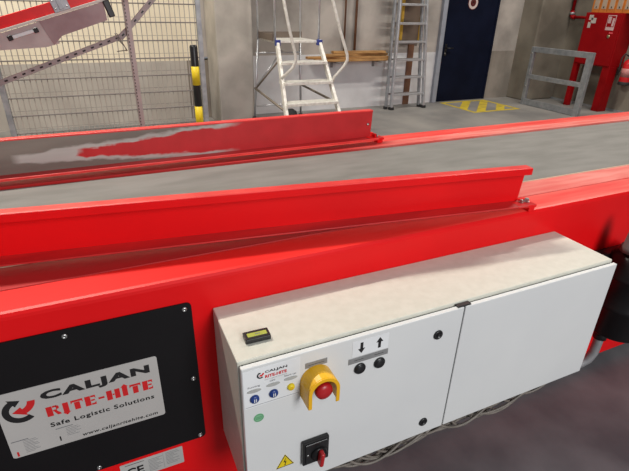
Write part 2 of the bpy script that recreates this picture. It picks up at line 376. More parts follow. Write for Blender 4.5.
# big silver logo label
def rrect(x0, x1, z0, z1, r, n=5):
    pts = []
    for cx, cz, a0 in ((x1 - r, z1 - r, 0), (x0 + r, z1 - r, 90), (x0 + r, z0 + r, 180), (x1 - r, z0 + r, 270)):
        for k in range(n):
            a = math.radians(a0 + 90 * k / (n - 1)); pts.append((cx + r * math.cos(a), cz + r * math.sin(a)))
    return pts
def arc_arrow(m, cx, cz, r0, r1, a0, a1, head, y, sx=1, sz=1):
    """ring sector from a0 to a1 (degrees) with an arrow head at a1"""
    n = 18; d = 1 if a1 > a0 else -1
    def P(r, a): return (cx + sx * r * math.cos(math.radians(a)), y, cz + sz * r * math.sin(math.radians(a)))
    for k in range(n):
        A = a0 + (a1 - a0) * k / n; B = a0 + (a1 - a0) * (k + 1) / n
        m.poly([P(r0, A), P(r1, A), P(r1, B), P(r0, B)])
    w_ = (r1 - r0) * .45; m.poly([P(r0 - w_, a1), P(r1 + w_, a1), P((r0 + r1) / 2, a1 + d * head)])
def emblem(m, cx, cz, R, y, mi_black, mi_red):
    m.mi = mi_black; arc_arrow(m, cx, cz, R * .60, R, -50, -240, 40, y)
    m.mi = mi_red; arc_arrow(m, cx - R * .10, cz + R * .62, R * .58, R * 1.02, -2, -68, 50, y)
ys = YP - .0012
m = MB(); m.prism(rrect(-.4795, -.1435, .4745, .6632, .006), ys, YP, 'y')
m.build('logo_label', SILVER, cp)
yt = ys - .0004
m = MB(); m.mi = 0
m.text('CALJAN', (-.394, -.163, .6135, .6445), yt, bold=.055, sp=1.18)
m.text('Safe Logistic Solutions', (-.391, -.163, .5330, .5500), yt, bold=.028, sp=1.15)
m.text('www.caljanritehite.com', (-.334, -.161, .4795, .4925), yt, shear=.15, bold=.022, sp=1.12)
m.mi = 1
def stencil(m, x0, x1, z0, z1, y):
    """RITE-HITE in heavy slab capitals; the first I points down, the second points up"""
    wd = dict(R=1.15, I=.55, T=1.0, E=.95, H=1.2); wd['-'] = .6; word = 'RITE-HITE'
    tot = sum(wd[c] for c in word) + .16 * (len(word) - 1); k = (x1 - x0) / tot; h = z1 - z0; x = x0; ni = 0
    def bx(a, b, c, d): m.poly([(x + a * k, y, z0 + c * h), (x + b * k, y, z0 + c * h), (x + b * k, y, z0 + d * h), (x + a * k, y, z0 + d * h)])
    def py(*p): m.poly([(x + a * k, y, z0 + c * h) for a, c in p])
    for c in word:
        if c == 'R':
            bx(0, .5, 0, 1); bx(.54, .85, .82, 1); bx(.54, .85, .42, .58); py((.80, .58), (1.02, .62), (1.05, .78), (.98, .94), (.80, 1), (.80, .82)); py((.60, .42), (.85, .42), (1.12, .12), (1.12, 0), (.82, 0))
        elif c == 'I':
            if ni == 0: py((.03, 1), (.03, .02), (-.08, .02), (.26, -.28), (.60, .02), (.50, .02), (.50, 1))
            else: py((.03, 0), (.50, 0), (.50, .98), (.60, .98), (.26, 1.28), (-.08, .98), (.03, .98))
            ni += 1
        elif c == 'T': bx(0, 1, .80, 1); py((0, .80), (.0, .62), (.12, .80)); py((1, .80), (.88, .80), (1, .62)); bx(.26, .74, 0, .76)
        elif c == 'E': bx(0, .48, 0, 1); bx(.52, .92, .82, 1); bx(.52, .84, .42, .58); bx(.52, .92, 0, .18); py((.92, .82), (.92, .66), (.80, .82)); py((.92, .18), (.80, .18), (.92, .34))
        elif c == '-': bx(.04, .56, .40, .60)
        elif c == 'H': bx(0, .48, 0, 1); bx(.52, .68, .42, .58); bx(.72, 1.18, 0, 1)
        x += (wd[c] + .16) * k
stencil(m, -.391, -.161, .5690, .5975, yt)
me_ = MB(); emblem(me_, -.437, .6085, .0345, yt, 0, 1); me_.build('emblem', [INK, REDINK], cp)
m.build('logo_lettering', [INK, REDINK], cp)
m = MB(); m.mi = 3
for i in range(9): m.box(-.452, -.452 + (.026, .03, .022, .028, .03, .02, .026, .03, .018)[i], yt, yt + .0003, .5195 - i * .0045, .5203 - i * .0045)
for i in range(6): m.box(-.364, -.364 + (.026, .03, .024, .03, .018, .026)[i], yt, yt + .0003, .521 - i * .0045, .5218 - i * .0045)
m.box(-.474, -.440, yt, yt + .0003, .523, .525); m.box(-.384, -.348, yt, yt + .0003, .526, .528)
m.mi = 1; m.box(-.470, -.466, yt, yt + .0003, .478, .492)
m.mi = 0; m.box(-.381, -.378, yt, yt + .0003, .488, .502)
m.build('small_print', [INK, REDINK, SILVER, GREYT], cp)
# type plate with CE mark
m = MB(); m.prism(rrect(-.2742, -.1150, .276, .3380, .002, 3), Y0 - .001, Y0, 'y'); tp = m.build('type_plate', mat('type_plate', (.50, .49, .47), .5), conv)
y_ = Y0 - .0014; m = MB(); m.text('CE', (-.262, -.218, .289, .3185), y_, bold=.03)
m.box(-.262, -.215, y_, y_ + .0003, .3305, .3320)
m.mi = 1
for i in range(9): m.box(-.205, -.205 + (.036, .028, .034, .02, .03, .036, .024, .03, .022)[i], y_, y_ + .0003, .327 - i * .0052, .3281 - i * .0052)
for i in range(9): m.box(-.160, -.160 + (.032, .036, .022, .03, .018, .034, .02, .034, .028)[i], y_, y_ + .0003, .331 - i * .0052, .3321 - i * .0052)
m.box(-.167, -.1664, y_, y_ + .0003, .28, .334)
m.build('type_plate_print', [INK, GREYT], tp)
# ================================================================ CONTROL CABINET
ZB, ZC = .3424, .76; T = .0172
cab = empty('control_cabinet', (.575, .1, ZB), 'cream two-door steel control cabinet mounted on side of red conveyor', 'cabinet')
m = MB(); m.box(0, 1.15, .0, Y0 - .0005, ZB + .004, ZC, .003)
m.build('body', CAB, cab)
m = MB(); m.box(.008, 1.142, -.0045, .0, ZB + .012, ZC - .010); m.build('gasket', GASK, cab)
def cab_door(x0, x1):
    m = MB(); m.box(x0, x1, -T, -.0045, ZB, ZC - .007, .0022, 3)
    return m.build('door', DOORP, cab)
d1 = cab_door(.0035, .5785); d2 = cab_door(.5825, 1.150)
MB().box(.560, .602, -.014, -.0005, ZC - .012, ZC - .0035, .001).build('hinge', BLACK, cab)
MB().box(.5785, .5825, -.010, -.004, ZB + .02, ZC - .02).build('centre_gasket', GASK, cab)
YD = -T
def lock(x, z):
    m = MB(); m.lathe([(.0135, 0), (.0135, .002), (.0125, .004), (.0085, .0045), (.0080, .0025), (.0001, .0025)], faceY(x, YD, z), n=24)
    m.box(x - .0015, x + .0015, YD - .0035, YD - .0025, z - .005, z + .005)
    o = m.build('lock', BLACK, d1); return o
lock(.506, .690); lock(.5055, .390)
# indicator panel sheet
m = MB(); m.box(.0055, .1335, YD - .0008, YD, .642, .7455, .0003, 1); sh = m.build('indicator_label', WHITE, d1)
y_ = YD - .0012; m = MB()
m.text('CALJAN', (.0535, .1035, .7265, .7345), y_, bold=.03)
m.mi = 1; m.text('RITE-HITE', (.0535, .1025, .7145, .7225), y_, bold=.04)
m.mi = 2; m.text('Safe Logistic Solutions', (.0525, .1030, .7085, .7112), y_)
m.text('Running', (.0150, .0415, .6965, .7025), y_, bold=.01); m.text('OFF', (.0635, .0760, .7005, .7050), y_, bold=.01); m.text('Start up', (.0965, .1240, .7010, .7070), y_, bold=.01)
m.box(.008, .131, y_, y_ + .0002, .6455, .6463)
emblem(m, .0440, .7255, .0085, y_, 0, 1)
m.build('indicator_print', [INK, REDINK, GREYT], d1)
def lens(x, z, r, mt, name):
    M = faceY(x, YD - .0008, z)
    m = MB(); m.lathe([(r * 1.08, 0), (r * 1.08, .002), (r, .0045), (r * .8, .0065), (.0001, .0070)], M, n=24)
    m.mi = 1
    for q in (-.28, .12):
        m.box(x + r * q, x + r * (q + .18), YD - .0085, YD - .0070, z - r * .45, z + r * .45)
    m.build(name, [mt, WHITE if mt is BLUE else YEL], d1)
lens(.0285, .6665, .0098, BLUE, 'blue_push_button'); lens(.0712, .6665, .0098, BLUE, 'blue_push_button'); lens(.1115, .6700, .0080, YELP, 'yellow_push_button')
for x, z in ((.0285, .6890), (.0712, .6920), (.1115, .6945)):      # oval grey label holders above each lens
    m = MB(); m.prism([(x + .0155 * math.cos(a * math.pi / 8), z + .0042 * math.sin(a * math.pi / 8)) for a in range(16)], YD - .0030, YD - .0008, 'y', bev=.0005)
    m.build('label_holder', LENSG, d1)
m = MB(); m.lathe([(.0118, 0), (.0118, .0006)], faceY(.0365, YD, .6065), n=28, smooth=False)
gs = m.build('inspection_sticker', GREEN, d1)
m = MB()
for k in range(28):
    a, b = 2 * math.pi * k / 28, 2 * math.pi * (k + 1) / 28
    m.poly([(.0365 + r_ * math.cos(t_), YD - .0009, .6065 + r_ * math.sin(t_)) for r_, t_ in ((.0095, a), (.0102, a), (.0102, b), (.0095, b))])
m.box(.0295, .0435, YD - .0009, YD - .0007, .6040, .6048); m.box(.0295, .0435, YD - .0009, YD - .0007, .6082, .6090)
m.build('inspection_print', mat('dark_green_print', (.05, .20, .09), .5), d1)
# emergency stop: yellow hood open at the bottom, red mushroom head
cx, cz, R_ = .1715, .6715, .0375
def arch(R, zb, n=18, flare=0):
    p = [(cx - R - flare, zb)] + [(cx + R * math.cos(math.pi - math.pi * k / n), cz + R * math.sin(math.pi - math.pi * k / n)) for k in range(n + 1)] + [(cx + R + flare, zb)]
    return p
def arch_shell(Ro, Ri, zb, ya, yb, m):
    o = arch(Ro, zb); i = arch(Ri, zb); n = len(o)
    V = [[m.b.verts.new((p[0], yy, p[1])) for p in q] for yy in (ya, yb) for q in (o, i)]      # oa ia ob ib
    oa, ia, ob, ib = V
    for k in range(n - 1):
        for q in ((oa, ob), (ib, ia), (ia, oa), (ob, ib)):
            f = m.b.faces.new((q[0][k], q[0][k + 1], q[1][k + 1], q[1][k]))
    for k in (0, n - 1): m.b.faces.new((oa[k], ob[k], ib[k], ia[k]))
m = MB(); arch_shell(R_, R_ - .0035, .6330, YD, -.062, m); arch_shell(R_, R_ - .0085, .6330, -.0621, -.0655, m)
sh_ = m.build('stop_button_hood', YEL, d1)
bv = sh_.modifiers.new('b', 'BEVEL'); bv.width = .0008; bv.segments = 2; bv.limit_method = 'ANGLE'
m = MB(); m.lathe([(.020, 0), (.020, .006), (.013, .008), (.013, .026), (.001, .026)], faceY(cx + .003, YD, .6655), n=28); m.build('stop_button_collar', YELP, d1)
m = MB(); m.lathe([(.0125, .020), (.0185, .026), (.0205, .033), (.0205, .038), (.0190, .043), (.0120, .0465), (.0001, .0475)], faceY(cx + .003, YD, .6655), n=32); m.build('emergency_stop_button', BTNR, d1)
m = MB(); m.box(.1455, .1990, YD - .0008, YD, .7060, .7215, .0003, 1); m.build('stop_label', GREYL, d1)
MB().box(.1530, .1910, YD - .0010, YD - .0008, .7130, .7140).build('stop_label_print', INK, d1)
# arrow label, grey strip, two black push buttons
m = MB(); m.box(.2620, .3585, YD - .0006, YD, .6980, .7420, .0002, 1); m.build('arrow_label', WHITE, d1)
y_ = YD - .0009
for x, s_ in ((.2860, -1), (.3340, 1)):
    zc_ = .7205; m = MB()
    m.poly([(x - .0038, y_, zc_ - s_ * .0150), (x + .0038, y_, zc_ - s_ * .0150), (x + .0038, y_, zc_ + s_ * .003), (x - .0038, y_, zc_ + s_ * .003)])
    m.poly([(x - .0095, y_, zc_ + s_ * .002), (x + .0095, y_, zc_ + s_ * .002), (x, y_, zc_ + s_ * .0155)]); m.build('arrow_print', INK, d1)
m = MB(); m.box(.2535, .3600, YD - .0012, YD, .6790, .6955, .0004, 1); m.build('button_label', GREYL, d1)
for a_ in (.268, .322): MB().box(a_, a_ + .025, YD - .0015, YD - .0012, .687, .688).build('button_label_print', INK, d1)
for x, z in ((.2850, .6600), (.3385, .6590)):
    m = MB(); m.lathe([(.0152, 0), (.0152, .003), (.0142, .0045), (.0120, .005), (.0118, .0065), (.0112, .0072), (.0001, .0072)], faceY(x, YD, z), n=28); m.build('black_push_button', BLACK, d1)
# rotary main switch
m = MB(); m.box(.1385, .2085, YD - .012, YD, .4085, .4855, .003, 2); m.box(.145, .202, YD - .0145, YD - .0115, .415, .479, .001, 1)
m.build('main_switch_plate', BLACK, d1)
m = MB(); m.lathe([(.021, .010), (.021, .018), (.019, .021), (.001, .021)], faceY(.1790, YD, .4400), n=28); m.build('main_switch_dial', BLACKM, d1)
m = MB(); m.box(.1735, .1845, YD - .040, YD - .0205, .4190, .4610, .0045, 3, M=Matrix.Translation((.179, 0, .44)) @ Matrix.Rotation(math.radians(6), 4, 'Y') @ Matrix.Translation((-.179, 0, -.44)))
m.build('main_switch_handle', BTNR, d1)
m = MB(); m.lathe([(.0032, .012), (.0032, .0150), (.0001, .0150)], faceY(.1510, YD, .4440), n=12); m.build('switch_screw', STEEL, d1)
# warning triangle
m = MB(); m.prism([(.0737, .4190), (.1202, .4190), (.0970, .4605)], YD - .0005, YD, 'y'); wt = m.build('warning_sticker', YELP, d1)
y_ = YD - .0008; m = MB()
A = [(.0737, .4190), (.1202, .4190), (.0970, .4605)]; c0 = (.09697, .4328)
Bq = [(c0[0] + (p[0] - c0[0]) * .84, c0[1] + (p[1] - c0[1]) * .84) for p in A]; A2 = [(c0[0] + (p[0] - c0[0]) * .97, c0[1] + (p[1] - c0[1]) * .97) for p in A]
for i in range(3):
    j = (i + 1) % 3; m.poly([(A2[i][0], y_, A2[i][1]), (A2[j][0], y_, A2[j][1]), (Bq[j][0], y_, Bq[j][1]), (Bq[i][0], y_, Bq[i][1])])
for tri in ([(.0990, .4490), (.0925, .4345), (.0965, .4350)], [(.0925, .4345), (.0965, .4350), (.1010, .4372), (.0968, .4362)], [(.1010, .4372), (.0965, .4235), (.0968, .4362)], [(.0945, .4262), (.0968, .4215), (.0985, .4265)]):
    try: m.poly([(a, y_, b) for a, b in tri])
    except ValueError: pass
m.build('lightning_print', INK, d1)
# hour counter on top
Mc = Matrix.Translation((.0625, .0600, ZC)) @ Matrix.Rotation(math.radians(-2), 4, 'Z')
m = MB(); m.box(-.0285, .0285, -.0150, .0150, 0, .012, .002, 2, M=Mc); hc = m.build('hour_counter', BLACK, cab)
MB().box(-.0285 + .007, .0285 - .006, -.0070, .0060, .0116, .0126, .0004, 1, M=Mc).build('counter_window', LCD, hc)
MB().box(-.004, .008, -.0012, .0012, .0125, .0129, M=Mc).build('counter_digits', GREYT, hc)
# cables hanging under the cabinet
cb = empty('cable_bundle', (.75, .07, .33), 'loose loops of thin grey cable hanging below the control cabinet', 'cables')
spans = [(.16, .34), (.20, .40), (.24, .44), (.28, .48), (.33, .52), (.38, .57), (.42, .60), (.47, .66), (.53, .72), (.58, .78), (.63, .80), (.70, .90), (.75, .94), (.85, 1.03), (.20, .50), (.30, .54), (.36, .62), (.44, .68), (.50, .76), (.56, .80), (.60, .88), (.68, .93), (.72, .97), (.78, 1.01), (.83, 1.05), (.88, 1.08), (.92, 1.10)]
for i, (a, b) in enumerate(spans):
    pts = []; yy = .008 + .009 * (i % 3); sag = .046 + .010 * ((i * 5) % 4) / 3 + .013 * (i % 3)
    for k in range(25):
        t_ = k / 24; x = a + (b - a) * (t_ ** 1.25)
        pts.append((x, yy + .012 * math.sin(3 * t_ + i), ZB - sag * math.sin(math.pi * t_) ** .75 - .005 if 0 < t_ < 1 else ZB - .005))
    MB().tube(pts, .0038, 8).build('cable', CABLE, cb)
pts = [(.25 + .85 * k / 40, .06 + .008 * math.sin(k), ZB - .045 - .012 * math.sin(k * .9)) for k in range(41)]
MB().tube(pts, .030, 12).build('cable_harness', RUBBER, cb)
# ================================================================ BLACK DRIVE UNIT at the right
du = empty('drive_motor', (1.56, .05, .2), 'black drive motor with round ribbed housing at right edge beside control cabinet', 'motor')
m = MB(); m.lathe([(.085, .342), (.092, .346), (.096, .352), (.096, .455), (.102, .460), (.102, .472), (.096, .477), (.094, .575), (.101, .580), (.101, .590), (.092, .596), (.090, .640), (.080, .660), (.060, .678), (.035, .684), (.001, .684)], up(1.475, .095, 0), n=40)
m.build('housing', BLACKM, du)
m = MB(); m.lathe([(.038, .680), (.038, .700), (.032, .708), (.026, .775), (.018, .80), (.001, .80)], up(1.425, .10, 0), n=24); m.build('cap', mat('dark_grey_cap', (.12, .11, .11), .5), du)
m = MB(); m.box(1.385, 1.56, .15, Y0 - .001, .36, .645, .02, 4); m.build('mounting_bracket', BLACKM, du)
hp = [(1.415, .10, .345), (1.415, .10, .29), (1.412, .10, .245), (1.40, .105, .21), (1.375, .115, .188), (1.345, .13, .180), (1.31, .15, .19), (1.285, .165, .22), (1.275, .175, .27), (1.275, .180, .33)]
m = MB(); m.tube(hp, .017, 14); m.build('hose', HOSE, du)
m = MB(); m.tube([(1.415, .10, .345), (1.415, .10, .315)], .024, 14); m.build('hose_gland', BLACK, du)
# ================================================================ LEFT BACKGROUND : mesh fence
fen = empty('mesh_fence', (0, 4.6, 0), 'grey wire mesh fence panel in front of cream wall at left', 'fence')
m = MB()
for k in range(38): x = -.90 + .0485 * k; m.tube([(x, 4.6, .08), (x, 4.6, 2.2)], .0042, 6, caps=False)
m.mi = 1
for k in range(12):
    z = .218 + .168 * k
    for dy in (-.006, .006): m.tube([(-.95, 4.6 + dy, z), (.93, 4.6 + dy, z)], .0055, 6, caps=False)
for k in range(10): m.tube([(-.95, 4.606, .218 + .168 * k + .045), (.93, 4.606, .218 + .168 * k + .045)], .0016, 5, caps=False)
m.build('wire_mesh', [WIRE, WIREH], fen)
for x in (-.947, .935): 
    MB().box(x - .025, x + .025, 4.575, 4.625, 0, 2.3, .004).box(x - .06, x + .06, 4.54, 4.66, 0, .01).build('fence_post', GALV, fen)
fen2 = empty('mesh_fence', (-1.9, 4.6, 0), 'grey wire mesh fence panel cut by the left picture edge', 'fence')
m = MB()
for k in range(34): x = -2.60 + .0485 * k; m.tube([(x, 4.6, .86), (x, 4.6, 2.2)], .0042, 6, caps=False)
m.mi = 1
for k in range(8): m.tube([(-2.62, 4.6, .89 + .168 * k), (-.985, 4.6, .89 + .168 * k)], .0055, 6, caps=False)
m.build('wire_mesh', [WIRE, WIREH], fen2)
MB().box(-2.65, -2.60, 4.575, 4.625, 0, 2.3).build('fence_post', GALV, fen2); MB().box(-2.6, -.985, 4.59, 4.61, .84, .86).build('bottom_rail', GALV, fen2)
# loading arm machine at top left --------------------------------------
arm = empty('tilted_conveyor_arm', (.136, 3.2, 0), 'tilted red conveyor arm with mauve grey side plates at top left', 'conveyor')
ax, az = -.6564, 1.2200; ang = math.atan2(1.417 - 1.2200, -.005 + .6564)
Ma = Matrix.Translation((ax, 3.0, az)) @ Matrix.Rotation(-ang, 4, 'Y')
m = MB(); m.box(-1.2, .93, 0, .34, .012, .078, .004, 2, M=Ma); m.build('red_beam', mat('bright_red_beam', (.85, .004, .006), .4), arm)
m = MB(); m.box(-1.2, .93, -.012, .004, -.004, .012, .002, 2, M=Ma); m.build('white_rail', mat('pale_rail', (.72, .66, .60), .5), arm)
m = MB(); m.box(.36, .46, -.016, .0, .010, .10, .003, 2, M=Ma); m.box(.395, .425, -.022, -.012, .02, .09, .002, 1, M=Ma); m.build('clamp_bracket', GALV, arm)
for q in ((.375, .03), (.445, .03), (.375, .08), (.445, .08)):
    MB().lathe([(.005, 0), (.005, .004), (.001, .005)], Ma @ faceY(q[0], -.016, q[1]), n=8).build('bolt', STEEL, arm)
m = MB(); m.prism([(-1.2, -.008), (.27, -.008), (.30, -.160), (.215, -.158), (-.05, -.095), (-.6, -.03)], .0, .02, 'y', M=Ma); m.build('side_plate', mat('pale_mauve_plate', (.52, .44, .42), .5, metal=.2, col2=(.42, .34, .33), scale=7), arm)
m = MB(); m.prism([(.245, -.006), (.665, -.006), (.640, -.115), (.335, -.122), (.262, -.160)], -.006, .004, 'y', M=Ma); m.build('side_plate', MAUVE, arm)
m = MB(); m.box(.06, .19, -.012, -.002, -.058, -.038, .003, 2, M=Ma); m.build('label_strip', WHITE, arm)
for a_ in (.045, .205): MB().box(a_ - .014, a_ + .014, -.016, 0, -.063, -.033, .003, 1, M=Ma).build('clip', BLACK, arm)
m = MB(); m.box(.660, .700, -.03, .04, -.105, .0, .006, 2, M=Ma); m.build('sensor_box', BLACK, arm)
for q in (0, .012):
    MB().tube([(.035 - q, 2.99, 1.215), (.055 - q, 2.99, 1.17), (.075, 2.99 + q, 1.13), (.085 + q * .5, 3.03, 1.10), (.075, 3.10, 1.095), (.03, 3.15, 1.085)], .003, 6).build('sensor_cable', CABLE, arm)
MB().box(-.05, .45, 3.15, 3.2, 1.5, 1.56).box(-.02, .02, 3.1, 3.24, 1.40, 1.52).build('cross_brace', GALVD, arm)
# support frame of slotted channel
CHAN = mat('channel_pale_grey', (.42, .37, .36), .55, metal=.2, col2=(.32, .28, .28))
def slotted(a, b, wdt, n, name, y):
    a = Vector(a); b = Vector(b); m = MB(); m.bar((a.x, y, a.y), (b.x, y, b.y), wdt, .03, up=(0, 1, 0), bev=.003)
    m.mi = 1
    t = (b - a)
    for k in range(n):
        c = a + t * ((k + .5) / n); tt = t.normalized() * (.011)
        m.bar((c.x - tt.x, y - .0155, c.y - tt.y), (c.x + tt.x, y - .0155, c.y + tt.y), .011, .004, up=(0, 1, 0))
    m.build(name, [CHAN, BLACK], arm)
slotted((-1.5, .62), (.075, 1.180), .036, 27, 'slotted_channel', 3.235)
slotted((.065, 1.168), (.115, 1.215), .040, 1, 'channel_joint', 3.23)
slotted((.100, 1.20), (.62, 1.72), .036, 9, 'slotted_channel', 3.235)
m = MB(); m.box(.116, .154, 3.17, 3.21, 0, 2.0, .003); m.box(.06, .21, 3.12, 3.26, 0, .012)
m.mi = 1
for k in range(70): m.box(.121, .127, 3.168, 3.171, .3 + k * .024, .312 + k * .024)
m.build('slotted_post', [mat('post_pinkish_grey', (.50, .43, .41), .5, metal=.2), BLACK], arm)
MB().box(-1.55, -1.50, 3.0, 3.4, 0, 1.1).box(-1.55, -1.50, 3.22, 3.26, .56, .64).build('rear_support', GALVD, arm)
MB().tube([(-1.2, 3.6, 1.17), (-.55, 3.6, 1.475), (-.2, 3.6, 1.64)], .012, 10).build('pale_tube', ALUB, arm)
MB().box(-1.23, -1.18, 3.575, 3.625, 0, 1.2).build('tube_support', GALVD, arm)
# bollard ---------------------------------------------------------------
bo = empty('bollard', (.742, 4.0, 0), 'black and yellow striped protection post standing before mesh fence', 'bollard')
br = .036
m = MB(); m.lathe([(br, 0), (br, 1.045), (br * .8, 1.058), (.001, 1.060)], up(.742, 4.0, 0), n=24); m.build('post', BLACK, bo)
for z0, z1 in ((.29, .50), (.70, .87), (0.0, .10)):
    MB().lathe([(br + .001, z0), (br + .001, z1)], up(.742, 4.0, 0), n=24).build('yellow_band', YELP, bo)
MB().box(.66, .82, 3.92, 4.08, 0, .008).build('base_plate', BLACK, bo)
# ================================================================ MOBILE PLATFORM LADDER
pl = empty('platform_ladder', (2.05, 4.6, 0), 'silver mobile platform ladder with handrails beside concrete column', 'ladder')
FL, FR = 1.79, 2.31
zP = 1.045
def tb(pts, r=.014, name='frame_tube', mt=ALU, n=10): MB().tube(pts, r, n).build(name, mt, pl)
m = MB(); m.box(FL - .03, FR, 4.60, 5.12, zP - .022, zP, .003); m.build('platform', ALUB, pl)
m = MB(); m.box(FL - .045, FL - .03, 4.62, 5.12, zP, zP + .07).box(FL - .03, FR, 5.11, 5.125, zP, zP + .07); m.build('toe_board', mat('toe_board_brown', (.15, .115, .09), .6), pl)
for x, y in ((FL - .022, 4.6), (FR - .005, 4.6), (FL - .05, 5.12), (FR - .02, 5.12)):
    tb([(x, y, zP - .05), (x, y, 2.05)], .013, 'guard_upright')
tb([(FL - .05, 5.12, 2.05), (FR - .02, 5.12, 2.05)], .013, 'top_rail'); tb([(FL - .022, 4.6, 2.05), (FL - .05, 5.12, 2.05)], .013, 'top_rail'); tb([(FR - .005, 4.6, 2.05), (FR - .02, 5.12, 2.05)], .013, 'top_rail')
def sx(z, side):  # stringer line
    t_ = (zP - z) / (zP - .35); 
    return (1.7926 - .09 * t_, 4.6 - .5 * t_, z) if side < 0 else (2.3106 + .03 * t_, 4.6 - .5 * t_, z)
for s_ in (-1, 1):
    m = MB(); m.bar(sx(.03, s_), sx(zP, s_), .035, .055, up=(0, 1, 0), bev=.004); m.build('stringer', ALUB, pl)
    p = sx(zP, s_); MB().box(p[0] - .028, p[0] + .028, 4.555, 4.62, zP - .05, zP + .012, .006).build('corner_joint', BLUEP, pl)
    f_ = sx(.03, s_); MB().box(f_[0] - .025, f_[0] + .025, f_[1] - .04, f_[1] + .03, 0, .04, .006).build('rubber_foot', RUBBER, pl)
for z in (.84, .645, .445, .245):
    a, b = sx(z, -1), sx(z, 1); MB().box(a[0], b[0], a[1] - .09, a[1] + .10, z - .03, z, .004).build('step', ALUB, pl)
for x, x2 in ((FL - .05, 1.665), (FR - .02, 2.31)):
    tb([(x, 5.12, zP - .02), (x2, 5.12, .10)], .014, 'rear_leg')
    MB().lathe([(.016, -.02), (.05, -.018), (.055, -.012), (.055, .012), (.05, .018), (.016, .02)], Matrix.Translation((x2, 5.12, .055)) @ Matrix.Rotation(math.radians(90), 4, 'Y'), n=20).build('wheel', RUBBER, pl)
for z in (.875, .24): tb([(1.70, 5.12, z), (2.29, 5.12, z)], .010, 'cross_tube')
tb([(1.685, 5.12, .46), (2.05, 5.12, .90)], .010, 'brace'); 
BR2 = mat('brace_brown_grey', (.26, .22, .18), .6, metal=.3)
tb([(1.685, 5.12, .46), sx(.36, -1)], .014, 'brace', BR2); tb([(2.29, 5.12, .49), sx(.42, 1)], .014, 'brace', BR2); tb([(1.69, 5.1, .46), sx(.86, -1)], .010, 'brace', BR2)
# handrails on the stringers
tb([(1.70, 4.28, 1.9), (1.72, 4.2, 1.46), (1.78, 4.19, 1.18), (1.846, 4.18, .93), (1.85, 4.185, .87), (1.82, 4.2, .80), (1.735, 4.27, .70), sx(.68, -1)], .0165, 'handrail', ALUB)
tb([(2.17, 4.28, 1.9), (2.276, 4.2, 1.46), (2.37, 4.19, 1.18), (2.465, 4.18, .93), (2.475, 4.185, .87), (2.44, 4.2, .80), (2.35, 4.25, .68), sx(.60, 1)], .0165, 'handrail', ALUB)
m = MB(); m.lathe([(.03, 0), (.085, .02), (.09, .10), (.075, .17), (.03, .20), (.001, .20)], up(2.12, 5.0, .0), n=24)
m.build('ballast_weight', RUBBER, pl)
# ================================================================ LEANING LADDER
la = empty('aluminium_ladder', (4.2, 5.45, 0), 'tall aluminium ladder standing against back wall left of navy door', 'ladder')
def lx(z, s_): return 3.925 + .026 * z if s_ < 0 else 4.515 - .062 * z
for s_ in (-1, 1):
    m = MB(); m.bar((lx(0, s_), 5.40, .02), (lx(2.4, s_), 5.52, 2.4), .028, .06, up=(0, 1, 0), bev=.004); m.build('rail', ALU, la)
    m = MB(); m.bar((lx(0, s_) + (-.045 if s_ < 0 else -.035), 5.475, .02), (lx(2.4, s_) + (-.045 if s_ < 0 else -.035), 5.58, 2.4), .028, .05, up=(0, 1, 0), bev=.004); m.build('rear_rail', GALV, la)
    MB().box(lx(0, s_) - .03, lx(0, s_) + .03, 5.36, 5.44, 0, .04, .006).build('rubber_foot', RUBBER, la)
    MB().box(lx(0, s_) - .08 if s_ < 0 else lx(0, s_) - .05, lx(0, s_) - .03 if s_ < 0 else lx(0, s_) + .01, 5.445, 5.50, 0, .04, .006).build('rubber_foot', RUBBER, la)
for k in range(9):
    z = .215 + .2465 * k
    MB().box(lx(z, -1), lx(z, 1), 5.385 + .05 * z, 5.435 + .05 * z, z - .014, z + .014, .003).build('rung', ALU, la)
for k in range(9):
    z = .222 + .2465 * k
    MB().box(lx(z, -1) - .05, lx(z, 1) - .03, 5.465 + .045 * z, 5.49 + .045 * z, z - .012, z + .012).build('rear_rung', GALVD, la)
# yellow edged board behind the ladder
m = MB(); m.box(4.215, 4.505, YW - .03, YW - .004, .93, 1.62); yb = m.build('wall_panel', mat('brown_panel', (.16, .115, .085), .7))
tag(yb, 'brown board with yellow edges hung on back wall behind ladder', 'board')
m = MB(); m.box(4.18, 4.215, YW - .04, YW - .004, .93, 1.62).box(4.505, 4.54, YW - .04, YW - .004, .93, 1.62); m.build('yellow_edge', mat('ochre_edge', (.45, .27, .03), .6), yb)
m = MB(); m.box(4.36, 4.46, YW - .03, YW - .004, .0, .90); tag(m.build('wall_conduit', BROWN), 'wide brown duct running up back wall behind ladder from floor', 'duct')
# pipes above the planks
for i, (x, l) in enumerate(((3.235, 'left one of two thin brown pipes above the planks'), (3.41, 'right one of two thin brown pipes above the planks'))):
    m = MB(); m.tube([(x, YW - .03, .80 + .03 * i), (x, YW - .03, 3.2)], .013 + .004 * i, 10)
    o = m.build('wall_pipe', BROWN); tag(o, l, 'pipe', 'brown pipes on the back wall')
    MB().box(x - .025, x + .025, YW - .03, YW, 2.0, 2.03).build('pipe_clip', GALV, o)
